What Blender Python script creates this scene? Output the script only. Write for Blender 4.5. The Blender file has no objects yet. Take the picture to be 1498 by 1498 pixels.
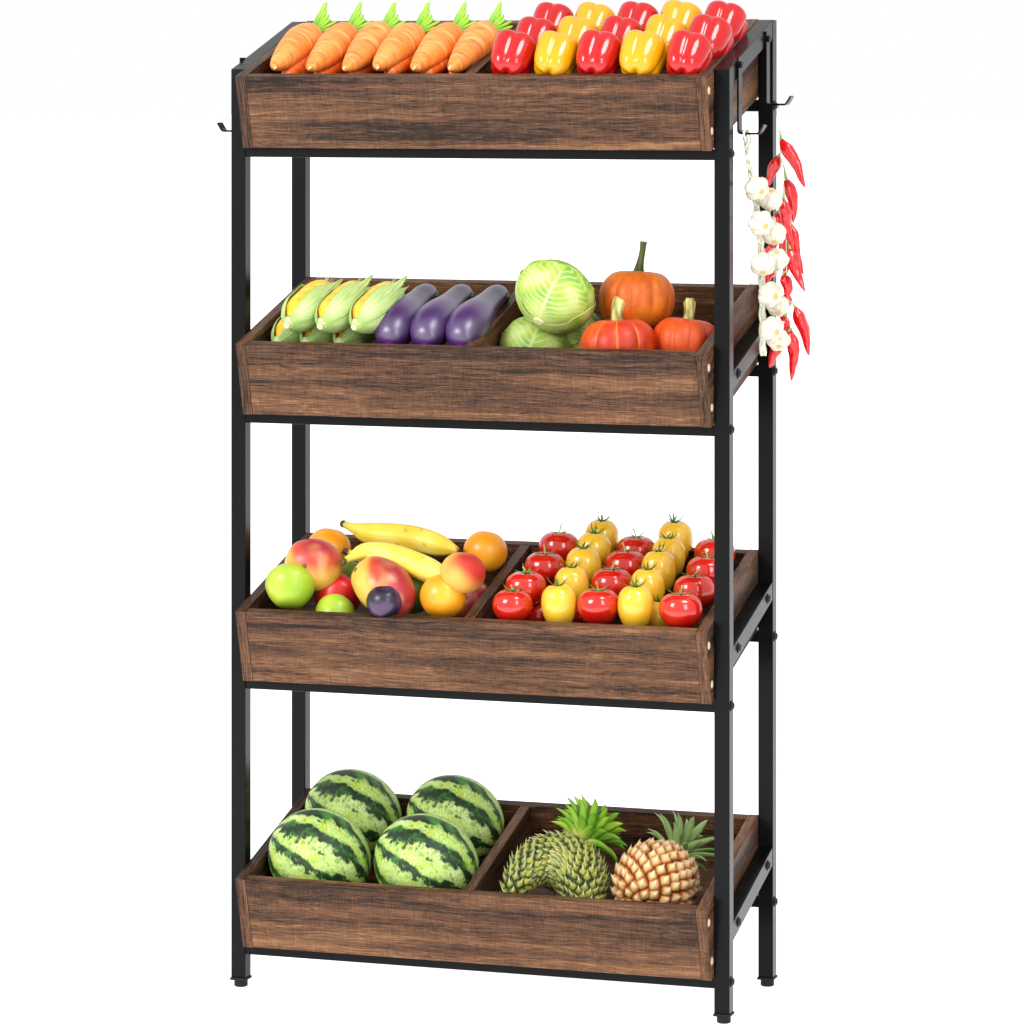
import bpy, bmesh, math, random
import numpy as np
from mathutils import Vector, Matrix, noise
random.seed(7); rng = np.random.default_rng(7)
sc = bpy.context.scene; col = sc.collection
pi = math.pi; sin = math.sin; cos = math.cos

# ------------------------------------------------ camera
CX, CY, CZ0, TH, FP, HY = 2.4999, -6.1346, 1.4937, .3178, 5934.7461, 102.4392
cd = bpy.data.cameras.new('camera'); cam = bpy.data.objects.new('camera', cd); col.objects.link(cam)
cam.location = (CX, CY, CZ0); cam.rotation_euler = (pi/2, 0, TH)
cd.sensor_width = 36; cd.lens = FP/1498*36; cd.shift_y = -(749-HY)/1498; cd.clip_end = 400; cd.clip_start = .1
sc.camera = cam
# ------------------------------------------------ white studio
w = bpy.data.worlds.new('World'); sc.world = w; w.use_nodes = True
bg = w.node_tree.nodes['Background']; bg.inputs[0].default_value = (1, 1, 1, 1); bg.inputs[1].default_value = 1.0
def lamp(name, loc, target, size, power, colr=(1, 1, 1), size_y=None):
    l = bpy.data.lights.new(name, 'AREA'); l.energy = power; l.color = colr
    l.shape = 'RECTANGLE'; l.size = size; l.size_y = size_y or size
    o = bpy.data.objects.new(name, l); col.objects.link(o); o.location = loc
    o.rotation_euler = (Vector(target)-Vector(loc)).to_track_quat('-Z', 'Y').to_euler()
    return o
lamp('key_softbox', (-1.7, -3.3, 2.75), (.4, .1, .75), 1.3, 135, (1, .985, .96), 1.5)
lamp('fill_softbox', (3.3, -2.9, 2.3), (.5, .1, .7), 1.0, 50, (.97, .985, 1), 1.8)
lamp('top_softbox', (1.9, -.9, 3.5), (.5, .1, 1.3), .9, 48, (1, 1, 1), .9)
sc.view_settings.view_transform = 'Standard'; sc.view_settings.look = 'None'
sc.view_settings.gamma = 1; sc.view_settings.exposure = 0
try: sc.view_settings.use_curve_mapping = False
except Exception: pass

# ------------------------------------------------ numbers of the rack (metres)
W, D, S, TILT, YC = .84, .2955, .025, .2818, -.0115
CZ = {1: 1.3667, 2: .9342, 3: .5014, 4: .069}
CH, CL, BT, FLOOR_W = .1219, .3352, .017, .055
ct, st = cos(TILT), sin(TILT)
Fv = np.array([-sin(TH), cos(TH), 0]); Rv = np.array([cos(TH), sin(TH), 0]); Cc = np.array([CX, CY, CZ0])
def ray(u, v): return Fv + Rv*(u-749)/FP + np.array([0, 0, 1.])*(HY-v)/FP
def on_y(u, v, Y):
    r = ray(u, v); return Vector(Cc + r*(Y-CY)/r[1])
def at(k, u, v, wl):          # a point at height wl above the bottom of crate k
    n = np.array([0, -st, ct]); O = np.array([0, YC, CZ[k]]); r = ray(u, v)
    return Vector(Cc + r*((wl-(Cc-O)@n)/(r@n)))
def up_in(k, u, v, wl):       # the same, as crate-local (x, v, w)
    p = at(k, u, v, wl); dy, dz = p.y-YC, p.z-CZ[k]
    return p.x, dy*ct+dz*st, -dy*st+dz*ct
def crate_pt(k, x, v, wl): return Vector((x, YC+v*ct-wl*st, CZ[k]+v*st+wl*ct))
VD = Vector((0, ct, st)); WD = Vector((0, -st, ct)); XD = Vector((1, 0, 0)); ZD = Vector((0, 0, 1))

# ------------------------------------------------ materials
def lin(c): return tuple((x/255/12.92 if x/255 <= .04045 else ((x/255+.055)/1.055)**2.4) for x in c)
MATS = {}
def pmat(name, color=None, rough=.5, spec=.5, nscale=20, namt=.0, bscale=40, bstr=0., coat=0, stretch=(1, 1, 1), metal=0, sss=0, croug=.05, color2=None, bdist=.002, sheen=0):
    if name in MATS: return MATS[name]
    m = bpy.data.materials.new(name); m.use_nodes = True; nt = m.node_tree; N = nt.nodes; L = nt.links
    b = N['Principled BSDF']; b.inputs['Roughness'].default_value = rough
    b.inputs['Specular IOR Level'].default_value = spec; b.inputs['Metallic'].default_value = metal
    b.inputs['Coat Weight'].default_value = coat; b.inputs['Coat Roughness'].default_value = croug
    if sss:
        b.inputs['Subsurface Weight'].default_value = sss; b.inputs['Subsurface Scale'].default_value = .01
        b.inputs['Subsurface Radius'].default_value = (1, .5, .3)
    tc = N.new('ShaderNodeTexCoord'); mp = N.new('ShaderNodeMapping'); mp.inputs['Scale'].default_value = stretch
    L.new(tc.outputs['Object'], mp.inputs[0])
    nz = N.new('ShaderNodeTexNoise'); nz.inputs['Scale'].default_value = nscale; nz.inputs['Detail'].default_value = 6
    L.new(mp.outputs[0], nz.inputs['Vector'])
    if color is None:
        src = N.new('ShaderNodeAttribute'); src.attribute_name = 'Col'; so = src.outputs['Color']
    else:
        src = N.new('ShaderNodeRGB'); src.outputs[0].default_value = (*lin(color), 1); so = src.outputs[0]
    if color2:
        mx = N.new('ShaderNodeMix'); mx.data_type = 'RGBA'; rp = N.new('ShaderNodeMapRange')
        rp.inputs[1].default_value = .4; rp.inputs[2].default_value = .62
        L.new(nz.outputs[0], rp.inputs[0]); L.new(rp.outputs[0], mx.inputs[0]); L.new(so, mx.inputs[6]); mx.inputs[7].default_value = (*lin(color2), 1); so = mx.outputs[2]
    hs = N.new('ShaderNodeMath'); hs.operation = 'MULTIPLY_ADD'; hs.inputs[1].default_value = 2*namt; hs.inputs[2].default_value = 1-namt
    L.new(nz.outputs[0], hs.inputs[0])
    vm = N.new('ShaderNodeVectorMath'); vm.operation = 'SCALE'; L.new(so, vm.inputs[0]); L.new(hs.outputs[0], vm.inputs['Scale'])
    L.new(vm.outputs[0], b.inputs['Base Color'])
    if bstr:
        n2 = N.new('ShaderNodeTexNoise'); n2.inputs['Scale'].default_value = bscale; n2.inputs['Detail'].default_value = 4
        L.new(mp.outputs[0], n2.inputs['Vector'])
        bp = N.new('ShaderNodeBump'); bp.inputs['Strength'].default_value = bstr; bp.inputs['Distance'].default_value = bdist
        L.new(n2.outputs[0], bp.inputs['Height']); L.new(bp.outputs[0], b.inputs['Normal'])
    MATS[name] = m; return m

def wood(name, axis, tone=.80):
    """dark brown laminate, grain along the given local axis"""
    m = bpy.data.materials.new(name); m.use_nodes = True; nt = m.node_tree; N = nt.nodes; L = nt.links
    b = N['Principled BSDF']; b.inputs['Roughness'].default_value = .45; b.inputs['Specular IOR Level'].default_value = .16
    tc = N.new('ShaderNodeTexCoord'); oi = N.new('ShaderNodeObjectInfo')
    ad = N.new('ShaderNodeVectorMath'); ad.operation = 'ADD'
    mulr = N.new('ShaderNodeMath'); mulr.operation = 'MULTIPLY'; mulr.inputs[1].default_value = 37.
    L.new(oi.outputs['Random'], mulr.inputs[0]); L.new(tc.outputs['Object'], ad.inputs[0]); L.new(mulr.outputs[0], ad.inputs[1])
    # gentle warp so the grain wanders
    wz = N.new('ShaderNodeTexNoise'); wz.inputs['Scale'].default_value = 7; wz.inputs['Detail'].default_value = 2
    L.new(ad.outputs[0], wz.inputs['Vector'])
    ws = N.new('ShaderNodeVectorMath'); ws.operation = 'SCALE'; ws.inputs['Scale'].default_value = .012; L.new(wz.outputs['Color'], ws.inputs[0])
    a2 = N.new('ShaderNodeVectorMath'); a2.operation = 'ADD'; L.new(ad.outputs[0], a2.inputs[0]); L.new(ws.outputs[0], a2.inputs[1])
    def layer(along, across, detail, dist=0):
        mp = N.new('ShaderNodeMapping'); s = [across]*3; s[axis] = along; mp.inputs['Scale'].default_value = s
        L.new(a2.outputs[0], mp.inputs[0]); n = N.new('ShaderNodeTexNoise'); n.inputs['Scale'].default_value = 1
        n.inputs['Detail'].default_value = detail; n.inputs['Roughness'].default_value = .72; n.inputs['Distortion'].default_value = dist
        L.new(mp.outputs[0], n.inputs['Vector']); return n.outputs[0]
    def math2(op, a, c=None, bb=None):
        n = N.new('ShaderNodeMath'); n.operation = op
        for i, x in enumerate((a, c, bb)):
            if x is None: continue
            if isinstance(x, (int, float)): n.inputs[i].default_value = x
            else: L.new(x, n.inputs[i])
        return n.outputs[0]
    big = layer(1.3, 30, 2, .3); mid = layer(6, 210, 7, 1.2); fine = layer(20, 760, 7, .3); cross = layer(330, 40, 3)
    v = math2('ADD', math2('MULTIPLY_ADD', big, .70, math2('MULTIPLY', mid, .45)), -.075)
    v = math2('MULTIPLY_ADD', math2('SUBTRACT', fine, .5), 1.05, v)
    v = math2('MULTIPLY_ADD', math2('SUBTRACT', cross, .5), .24, v)
    if axis == 0:       # the paler strip along the lower edge of the long boards
        sx = N.new('ShaderNodeSeparateXYZ'); L.new(tc.outputs['Object'], sx.inputs[0])
        mrr = N.new('ShaderNodeMapRange'); mrr.inputs[1].default_value = .0165; mrr.inputs[2].default_value = .0135; mrr.inputs[3].default_value = 0; mrr.inputs[4].default_value = .085
        L.new(math2('MULTIPLY_ADD', math2('SUBTRACT', wz.outputs[0], .5), .006, sx.outputs[2]), mrr.inputs[0]); v = math2('ADD', v, mrr.outputs[0])
    crk = layer(2.6, 75, 4, 1.4)     # thin dark cracks
    crv = math2('MINIMUM', math2('ABSOLUTE', math2('SUBTRACT', crk, .5)), .02)
    v = math2('SUBTRACT', v, math2('MULTIPLY', math2('SUBTRACT', .02, crv), 6.0))
    cr = N.new('ShaderNodeValToRGB'); e = cr.color_ramp.elements
    T = lambda c: (*[x*tone for x in lin(c)], 1)
    e[0].position = .30; e[0].color = T((30, 19, 14)); e[1].position = .76; e[1].color = T((154, 112, 76))
    for p, c in ((.39, (50, 35, 26)), (.46, (77, 52, 38)), (.54, (97, 65, 46)), (.65, (122, 84, 57))):
        x = e.new(p); x.color = T(c)
    L.new(v, cr.inputs[0]); L.new(cr.outputs[0], b.inputs['Base Color'])
    bp = N.new('ShaderNodeBump'); bp.inputs['Strength'].default_value = .25; bp.inputs['Distance'].default_value = .001
    L.new(v, bp.inputs['Height']); L.new(bp.outputs[0], b.inputs['Normal'])
    return m
WX, WY, WZ = wood('wood_grain_along_width', 0), wood('wood_grain_along_depth', 1), wood('wood_grain_upright', 2)
black = pmat('black_powder_coat', (10, 10.5, 11), .24, .12, 300, .06, 900, .04)
blackb = pmat('black_bolt', (7, 7, 7), .3, .3)
rubber = pmat('black_rubber', (14, 14, 14), .6, .25)

# ------------------------------------------------ mesh helpers
class MB:
    def __init__(s): s.V = []; s.F = []; s.C = []; s.M = []
    def add(s, V, F, c=None, m=0):
        o = len(s.V); s.V += [tuple(v) for v in V]; s.F += [tuple(i+o for i in f) for f in F]; s.M += [m]*len(F)
        if c is None: c = (1, 1, 1)
        s.C += list(c) if len(c) == len(V) and not isinstance(c[0], (int, float)) else [tuple(c)]*len(V)
        return s
    def build(s, name, mats, parent=None, smooth=True, weld=True, matrix=None, flat_angle=None):
        me = bpy.data.meshes.new(name); me.from_pydata(s.V, [], s.F)
        if not isinstance(mats, (list, tuple)): mats = [mats]
        for m in mats: me.materials.append(m)
        if len(mats) > 1: me.polygons.foreach_set('material_index', s.M)
        ca = me.color_attributes.new('Col', 'FLOAT_COLOR', 'POINT')
        ca.data.foreach_set('color', np.array([(*c[:3], 1.) for c in s.C], 'f').ravel())
        bm = bmesh.new(); bm.from_mesh(me)
        if weld: bmesh.ops.remove_doubles(bm, verts=bm.verts, dist=1e-6)
        bmesh.ops.recalc_face_normals(bm, faces=bm.faces)
        bm.to_mesh(me); bm.free()
        if smooth: me.polygons.foreach_set('use_smooth', [True]*len(me.polygons))
        o = bpy.data.objects.new(name, me); col.objects.link(o)
        if parent: o.parent = parent
        if matrix is not None: o.matrix_local = matrix
        return o
def resamp(pts, n):
    pts = np.array(pts, float); m = len(pts); P = np.vstack([2*pts[0]-pts[1], pts, 2*pts[-1]-pts[-2]]); out = []
    for t in np.linspace(0, m-1-1e-9, n):
        i = int(t); f = t-i; a, b, c, d = P[i:i+4]
        out.append(.5*((2*b)+(c-a)*f+(2*a-5*b+4*c-d)*f*f+(3*b-a-3*c+d)*f**3))
    return np.array(out)
def revolve(prof, n=40, m=32, radf=None, offs=None, colf=None, zf=None, resample=True):
    P = resamp(prof, m) if resample else np.array(prof, float); m = len(P); V = []; C = []; F = []
    for i, (r, z) in enumerate(P):
        r = max(r, 0); t = i/(m-1)
        if i in (0, m-1): r = r if r > .002 else 0
        ox, oy = offs(t) if offs else (0, 0)
        for j in range(n):
            a = 2*pi*j/n; rr = r*(radf(a, t) if radf else 1); zz = z+(zf(a, t, r) if zf else 0)
            V.append((rr*cos(a)+ox, rr*sin(a)+oy, zz)); C.append(colf(a, t, V[-1]) if colf else (1, 1, 1))
    for i in range(m-1):
        for j in range(n): F.append((i*n+j, i*n+(j+1) % n, (i+1)*n+(j+1) % n, (i+1)*n+j))
    if P[0][0] > .002: F.append(tuple(range(n))[::-1])
    if P[-1][0] > .002: F.append(tuple((m-1)*n+j for j in range(n)))
    return V, F, C
def frames(path):
    P = [Vector(p) for p in path]; out = []; u = None
    for i in range(len(P)):
        t = (P[min(i+1, len(P)-1)]-P[max(i-1, 0)]).normalized()
        if u is None:
            u = t.orthogonal().normalized()
        u = (u-t*u.dot(t)).normalized(); out.append((P[i], t, u, t.cross(u)))
    return out
def tube(path, radii, n=8, m=None, sect=None):
    if m: path = resamp(path, m); radii = resamp([[r, 0] for r in radii], m)[:, 0]
    if isinstance(radii, (int, float)): radii = [radii]*len(path)
    V = []; F = []
    for i, (p, t, u, v) in enumerate(frames(path)):
        for j in range(n):
            a = 2*pi*j/n; k = sect(a) if sect else 1; V.append(p+(u*cos(a)+v*sin(a))*max(radii[i], 1e-5)*k)
    L = len(path)
    for i in range(L-1):
        for j in range(n): F.append((i*n+j, i*n+(j+1) % n, (i+1)*n+(j+1) % n, (i+1)*n+j))
    F.append(tuple(range(n))[::-1]); F.append(tuple((L-1)*n+j for j in range(n)))
    return V, F
def blade(path, widths, up, thick=.0008, m=12, cup=.0, nc=4, fold=0):
    """leaf with a lens section: closed, thin, cupped"""
    path = resamp([list(p) for p in path], m); widths = resamp([[x, 0] for x in widths], m)[:, 0]; up = Vector(up)
    V = []; F = []; n = nc*2
    for i in range(m):
        p = Vector(path[i]); t = (Vector(path[min(i+1, m-1)])-Vector(path[max(i-1, 0)])).normalized()
        s = t.cross(up).normalized(); nn = s.cross(t).normalized(); wd = max(widths[i], 2e-5)
        top = []; bot = []
        for k in range(nc+1):
            x = -1+2*k/nc; c = cup*wd*(x*x)+fold*wd*abs(x); h = thick*(1-x*x)*min(1, wd/.004)+1e-5
            q = p+s*wd*x+nn*c; top.append(q+nn*h); bot.append(q-nn*h)
        V += top+bot[::-1][1:-1]
    n = nc+1+nc-1
    for i in range(m-1):
        for j in range(n): F.append((i*n+j, i*n+(j+1) % n, (i+1)*n+(j+1) % n, (i+1)*n+j))
    F.append(tuple(range(n))[::-1]); F.append(tuple((m-1)*n+j for j in range(n)))
    return V, F
def box(x0, x1, y0, y1, z0, z1, bev=.0008, seg=2):
    bm = bmesh.new(); bmesh.ops.create_cube(bm, size=1)
    for v in bm.verts: v.co = Vector(((x0+x1)/2+v.co.x*(x1-x0), (y0+y1)/2+v.co.y*(y1-y0), (z0+z1)/2+v.co.z*(z1-z0)))
    if bev: bmesh.ops.bevel(bm, geom=bm.edges[:]+bm.verts[:], offset=bev, segments=seg, affect='EDGES', profile=.5)
    bm.verts.index_update(); V = [v.co.copy() for v in bm.verts]; F = [[v.index for v in f.verts] for f in bm.faces]; bm.free(); return V, F
def prism(poly, x0, x1, bev=.0008):
    """polygon in (y,z) extruded along x, edges softened"""
    bm = bmesh.new(); a = [bm.verts.new((x0, y, z)) for y, z in poly]; b = [bm.verts.new((x1, y, z)) for y, z in poly]; n = len(poly)
    bm.faces.new(a[::-1]); bm.faces.new(b)
    for i in range(n): bm.faces.new((a[i], a[(i+1) % n], b[(i+1) % n], b[i]))
    bmesh.ops.recalc_face_normals(bm, faces=bm.faces)
    if bev: bmesh.ops.bevel(bm, geom=bm.edges[:]+bm.verts[:], offset=bev, segments=2, affect='EDGES', profile=.5)
    bm.verts.index_update(); V = [v.co.copy() for v in bm.verts]; F = [[v.index for v in f.verts] for f in bm.faces]; bm.free(); return V, F
def empty(name, matrix=None):
    o = bpy.data.objects.new(name, None); col.objects.link(o); o.empty_display_size = .02
    if matrix is not None: o.matrix_world = matrix
    return o
def tag(o, label=None, cat=None, group=None, kind=None):
    if label: o['label'] = label
    if cat: o['category'] = cat
    if group: o['group'] = group
    if kind: o['kind'] = kind
    return o
KIDS = {}
def part(o, parent): KIDS.setdefault(parent.name, []).append(o); return o
def dup(root, matrix, label=None, group=None):
    r = root.copy(); col.objects.link(r); r.matrix_world = matrix
    if label: r['label'] = label
    if group: r['group'] = group
    for c in list(root.children):
        d = c.copy(); col.objects.link(d); d.parent = r
        for g in list(c.children):
            h = g.copy(); col.objects.link(h); h.parent = d
    return r
def place(proto, matrix, label, group=None):
    """the first call moves the prototype itself, later ones copy it"""
    if proto.get('_used'): r = dup(proto, matrix, label, group)
    else:
        proto['_used'] = 1; proto.matrix_world = matrix; r = proto; tag(r, label, None, group)
    return r
def frame_z(P, zdir, ref=(0, 0, 1), scale=1.0, spin=0):
    """local Z along zdir, local Y leaning to ref"""
    z = Vector(zdir).normalized(); ref = Vector(ref)
    x = ref.cross(z)
    if x.length < 1e-4: x = z.orthogonal()
    x.normalize(); y = z.cross(x)
    R = Matrix((x, y, z)).transposed().to_4x4()
    s = scale if isinstance(scale, (tuple, list)) else (scale,)*3
    return Matrix.Translation(P) @ R @ Matrix.Rotation(spin, 4, 'Z') @ Matrix.Diagonal((*s, 1))
def nz(v, s=1.): return noise.noise(Vector(v)*s)
def mixc(a, b, t):
    t = max(0, min(1, t)); return tuple(a[i]*(1-t)+b[i]*t for i in range(3))
def sm(a, b, x):
    t = max(0, min(1, (x-a)/(b-a))); return t*t*(3-2*t)

# ------------------------------------------------ floor: plain white, with an added glow that drowns shadows under the rack
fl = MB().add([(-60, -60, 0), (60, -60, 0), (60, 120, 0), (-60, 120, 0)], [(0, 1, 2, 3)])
fm = bpy.data.materials.new('white_floor_added_glow'); fm.use_nodes = True; b = fm.node_tree.nodes['Principled BSDF']
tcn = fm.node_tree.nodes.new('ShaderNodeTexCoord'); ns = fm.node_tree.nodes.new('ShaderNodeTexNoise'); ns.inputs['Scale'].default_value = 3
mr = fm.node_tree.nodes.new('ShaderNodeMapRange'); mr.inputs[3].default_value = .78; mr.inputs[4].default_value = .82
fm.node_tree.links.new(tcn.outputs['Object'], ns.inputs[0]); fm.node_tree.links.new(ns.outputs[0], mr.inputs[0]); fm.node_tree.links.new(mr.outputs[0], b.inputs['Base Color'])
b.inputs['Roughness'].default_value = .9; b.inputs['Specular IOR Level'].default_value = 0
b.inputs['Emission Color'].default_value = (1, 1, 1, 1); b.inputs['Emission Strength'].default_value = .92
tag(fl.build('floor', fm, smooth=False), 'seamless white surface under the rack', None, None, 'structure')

# ------------------------------------------------ rack
rack = tag(empty('display_rack', Matrix.Translation((W/2, D/2, 0))), 'tall black metal four-tier rack with square posts that carries the wooden crates', 'rack')
RI = Matrix.Translation((-W/2, -D/2, 0))
def rp(mb, name, mat=black, **k): return mb.build(name, mat, rack, matrix=RI, smooth=False, **k)
def child(mb, name, mat, parent, **k): return mb.build(name, mat, parent, **k)
ZT, ZT2, ZB = 1.495, 1.5755, .012
sl = (ZT2-ZT)/(D-S)
def post(x0, y0, rear):
    y1 = y0+S
    poly = [(y0, ZB+.004), (y1, ZB+.004)] + ([(y1, ZT2), (y0, ZT2)] if rear else [(y1, ZT+sl*S), (y0, ZT)])
    p = rp(MB().add(*prism(poly, x0, x0+S, .0012)), 'post')
    f = MB().add(*box(x0-.0015, x0+S+.0015, y0-.0015, y1+.0015, ZB-.0005, ZB+.0038, .001))
    V, F, _ = revolve([(0, 0), (.0095, 0), (.0112, .0015), (.0112, .0112), (.0095, .0113)], 28, resample=False)
    f.add([(v[0]+x0+S/2, v[1]+(y0+y1)/2, v[2]) for v in V], F)
    child(f, 'foot', rubber, p, smooth=False)
    return p
for x0 in (0, W-S):
    for y0, r in ((0, False), (D-S, True)): post(x0, y0, r)
def bolt(x, y, z, sx):
    V, F, _ = revolve([(0, .0048), (.0032, .0046), (.0052, .0036), (.0060, .0018), (.0060, .0)], 18, resample=False)
    mb = MB(); M = Matrix.Translation((x, y, z)) @ Matrix.Rotation(sx*pi/2, 4, 'Y')
    mb.add([M @ Vector(v) for v in V], F)
    V, F, _ = revolve([(.0085, .0), (.0085, .0012), (.0064, .0012)], 18, resample=False); mb.add([M @ Vector(v) for v in V], F)
    o = mb.build('bolt', blackb, rack, matrix=RI, smooth=True); return o
for k in (1, 2, 3, 4):
    z = CZ[k]
    rp(MB().add(*box(S-.0005, W-S+.0005, .002, S-.002, z-.0145, z+.0028, .001)), 'cross_rail')
    rp(MB().add(*box(S-.0005, W-S+.0005, D-S+.002, D-.002, z+.0595, z+.0785, .001)), 'cross_rail')
    for sx, x in ((1, W), (-1, 0)):
        if sx > 0: bolt(x, .0125, z-.004, sx); bolt(x, D-.0125, z+.069, sx)
    for sx, x0 in ((1, W-S), (-1, 0)):
        if k == 1:
            top = lambda y: ZT+sl*y
            y0, y1 = S-.001, D-S+.001
        else:
            top = lambda y: z+.122+(y-.145)*sl
            y0, y1 = S-.001, D-S+.001
        e = .0006
        rp(MB().add(*prism([(y0, top(y0)-.030), (y1, top(y1)-.030), (y1, top(y1)), (y0, top(y0))], x0+e, x0+S-e, .001)), 'side_rail')
        if k > 1:
            for y in (.057, .241): bolt(x0+(S if sx > 0 else 0)-sx*e, y, top(y)-.015, sx)
# hooks bolted on the top side rails
def hook(x, y, sx, zt, zb):
    mb = MB(); t = .003; wd = .020
    pth = [(x+sx*.0016, zt), (x+sx*.0016, zb+.004), (x+sx*.0035, zb+.001), (x+sx*.008, zb), (x+sx*.032, zb), (x+sx*.0345, zb+.001), (x+sx*.0365, zb+.0035), (x+sx*.0425, zb+.0135)]
    n = len(pth); V = []; F = []
    for i, (px, pz) in enumerate(pth):
        a = Vector(pth[max(i-1, 0)]); b_ = Vector(pth[min(i+1, n-1)]); d = (b_-a).normalized(); nn = Vector((-d.y, d.x))*t/2
        for s1, s2 in ((1, -1), (1, 1), (-1, 1), (-1, -1)): V.append((px+nn.x*s1, y+s2*wd/2, pz+nn.y*s1))
    for i in range(n-1):
        for j in range(4): F.append((i*4+j, i*4+(j+1) % 4, (i+1)*4+(j+1) % 4, (i+1)*4+j))
    F.append((3, 2, 1, 0)); F.append(tuple((n-1)*4+j for j in range(4)))
    mb.add(V, F); h = rp(mb, 'hook')
    mb = MB(); V, F, _ = revolve([(0, .0045), (.003, .0043), (.005, .003), (.0056, .0)], 16, resample=False)
    M = Matrix.Translation((x+sx*.0031, y, zt-.012)) @ Matrix.Rotation(sx*pi/2, 4, 'Y')
    mb.add([M @ Vector(v) for v in V], F); mb.build('screw', blackb, h)
for sx, x in ((1, W), (-1, 0)):
    hook(x, .055, sx, 1.514, 1.3935); hook(x, .229, sx, 1.556, 1.438)

# ------------------------------------------------ crates
tan = pmat('pale_wood_plug', (196, 172, 138), .5, .3, 200, .15)
XL, XR = S+.0006, W-S-.0006
cname = {1: 'brown wooden crate on the top tier, holding carrots and bell peppers', 2: 'brown wooden crate on the second tier, holding corn, eggplants, cabbages and pumpkins',
         3: 'brown wooden crate on the third tier, holding mixed fruit and tomatoes', 4: 'brown wooden crate on the bottom tier, holding watermelons and pineapples'}
def board(name, b6, mats_by_axis, root):
    """b6 = box; mats_by_axis: material index for faces normal to x, y, z"""
    mb = MB(); V, F = box(*b6, .0009)
    for f in F: pass
    mb.V = [tuple(v) for v in V]; mb.F = [tuple(f) for f in F]; mb.C = [(1, 1, 1)]*len(V)
    for f in F:
        n = (V[f[1]]-V[f[0]]).cross(V[f[2]]-V[f[1]]); a = max(range(3), key=lambda i: abs(n[i])); mb.M.append(mats_by_axis[a])
    return mb.build(name, [WX, WY, WZ], root, smooth=False)
DIVX = .4195
for k in (1, 2, 3, 4):
    c = tag(empty('wooden_crate', Matrix.Translation((0, YC, CZ[k])) @ Matrix.Rotation(TILT, 4, 'X')), cname[k], 'crate', 'wooden crates on the four tiers')
    xi0, xi1 = XL+BT, XR-BT
    s1 = board('side_panel', (XL, xi0, 0, CL, 0, CH), (1, 2, 1), c); s2 = board('side_panel', (xi1, XR, 0, CL, 0, CH), (1, 2, 1), c)
    g = .0003
    board('front_panel', (xi0+g, xi1-g, .0006, BT, .0004, CH-.0003), (0, 0, 0), c)
    board('back_panel', (xi0+g, xi1-g, CL-BT, CL-.0006, .0004, CH-.0003), (0, 0, 0), c)
    board('divider', (DIVX-BT/2, DIVX+BT/2, BT+g, CL-BT-g, .008, CH-.0006), (1, 1, 1), c)
    board('base_panel', (xi0+g, DIVX-BT/2-g, BT+g, CL-BT-g, FLOOR_W-.01, FLOOR_W), (0, 0, 0), c)
    board('base_panel', (DIVX+BT/2+g, xi1-g, BT+g, CL-BT-g, FLOOR_W-.01, FLOOR_W), (0, 0, 0), c)
    for sx, x, sp in ((1, XR, s2), (-1, XL, s1)):
        for zz in (.030, .096):
            for yy in (.0095,):
                V, F, _ = revolve([(0, .0014), (.0052, .0012), (.0068, .0)], 18, resample=False)
                M = Matrix.Translation((x, yy, zz)) @ Matrix.Rotation(sx*pi/2, 4, 'Y')
                MB().add([M @ Vector(v) for v in V], F).build('wood_plug', tan, sp)

# ================================================ TOP CRATE
# ---- carrots
carm = pmat('carrot_skin', None, .42, .4, 1.0, .30, 1.0, .8, stretch=(30, 30, 230), bdist=.0022)
greenstalk = pmat('carrot_stalk', None, .45, .4, 60, .2)
def make_carrot(seed, length, rad, dark=False):
    root = tag(empty('carrot'), 'x', 'carrot')
    rr = random.Random(seed)
    prof = [(0, 0), (.13, .012), (.36, .07), (.58, .2), (.79, .38), (.97, .6), (1.02, .76), (.9, .9), (.62, .975), (.25, .985), (0, .97)]
    prof = [(r*rad, z*length) for r, z in prof]
    A, B, Cc2 = lin((226, 122, 42)), lin((238, 150, 72)), lin((212, 92, 28))
    if dark: A, B, Cc2 = lin((240, 112, 34)), lin((246, 130, 52)), lin((224, 88, 24))
    def cf(a, t, v):
        n = nz((v[0]*45+seed, v[1]*45, v[2]*260)); n2 = nz((v[0]*15, v[1]*15+seed, v[2]*14))
        c = mixc(A, B, .5+n2*1.0+n*.3); c = mixc(c, Cc2, sm(.05, .5, n)*.85); c = mixc(c, lin((252, 184, 112)), sm(.15, .6, nz((v[0]*25+seed, v[1]*25, v[2]*190+7)))*.6)
        return mixc(lin((228, 190, 140)), c, sm(.0, .07, t))
    def rf(a, t): return 1+.035*nz((cos(a)*1.5, sin(a)*1.5, t*9+seed))+.012*nz((cos(a)*3, sin(a)*3, t*45+seed))
    V, F, C = revolve(prof, 40, 90, rf, lambda t: (rad*.12*sin(t*3.+seed), rad*.1*cos(t*2.4+seed)), cf)
    MB().add(V, F, C).build('root', carm, root)
    mb = MB(); V, F = tube([(0, 0, -.006*length/.2), (.0006, 0, .002), (.0, 0, .008)], [.0008, .0019, .0026], 8, 6); mb.add(V, F, lin((235, 205, 165)))
    mb.build('tip', carm, root)
    return root
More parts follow.
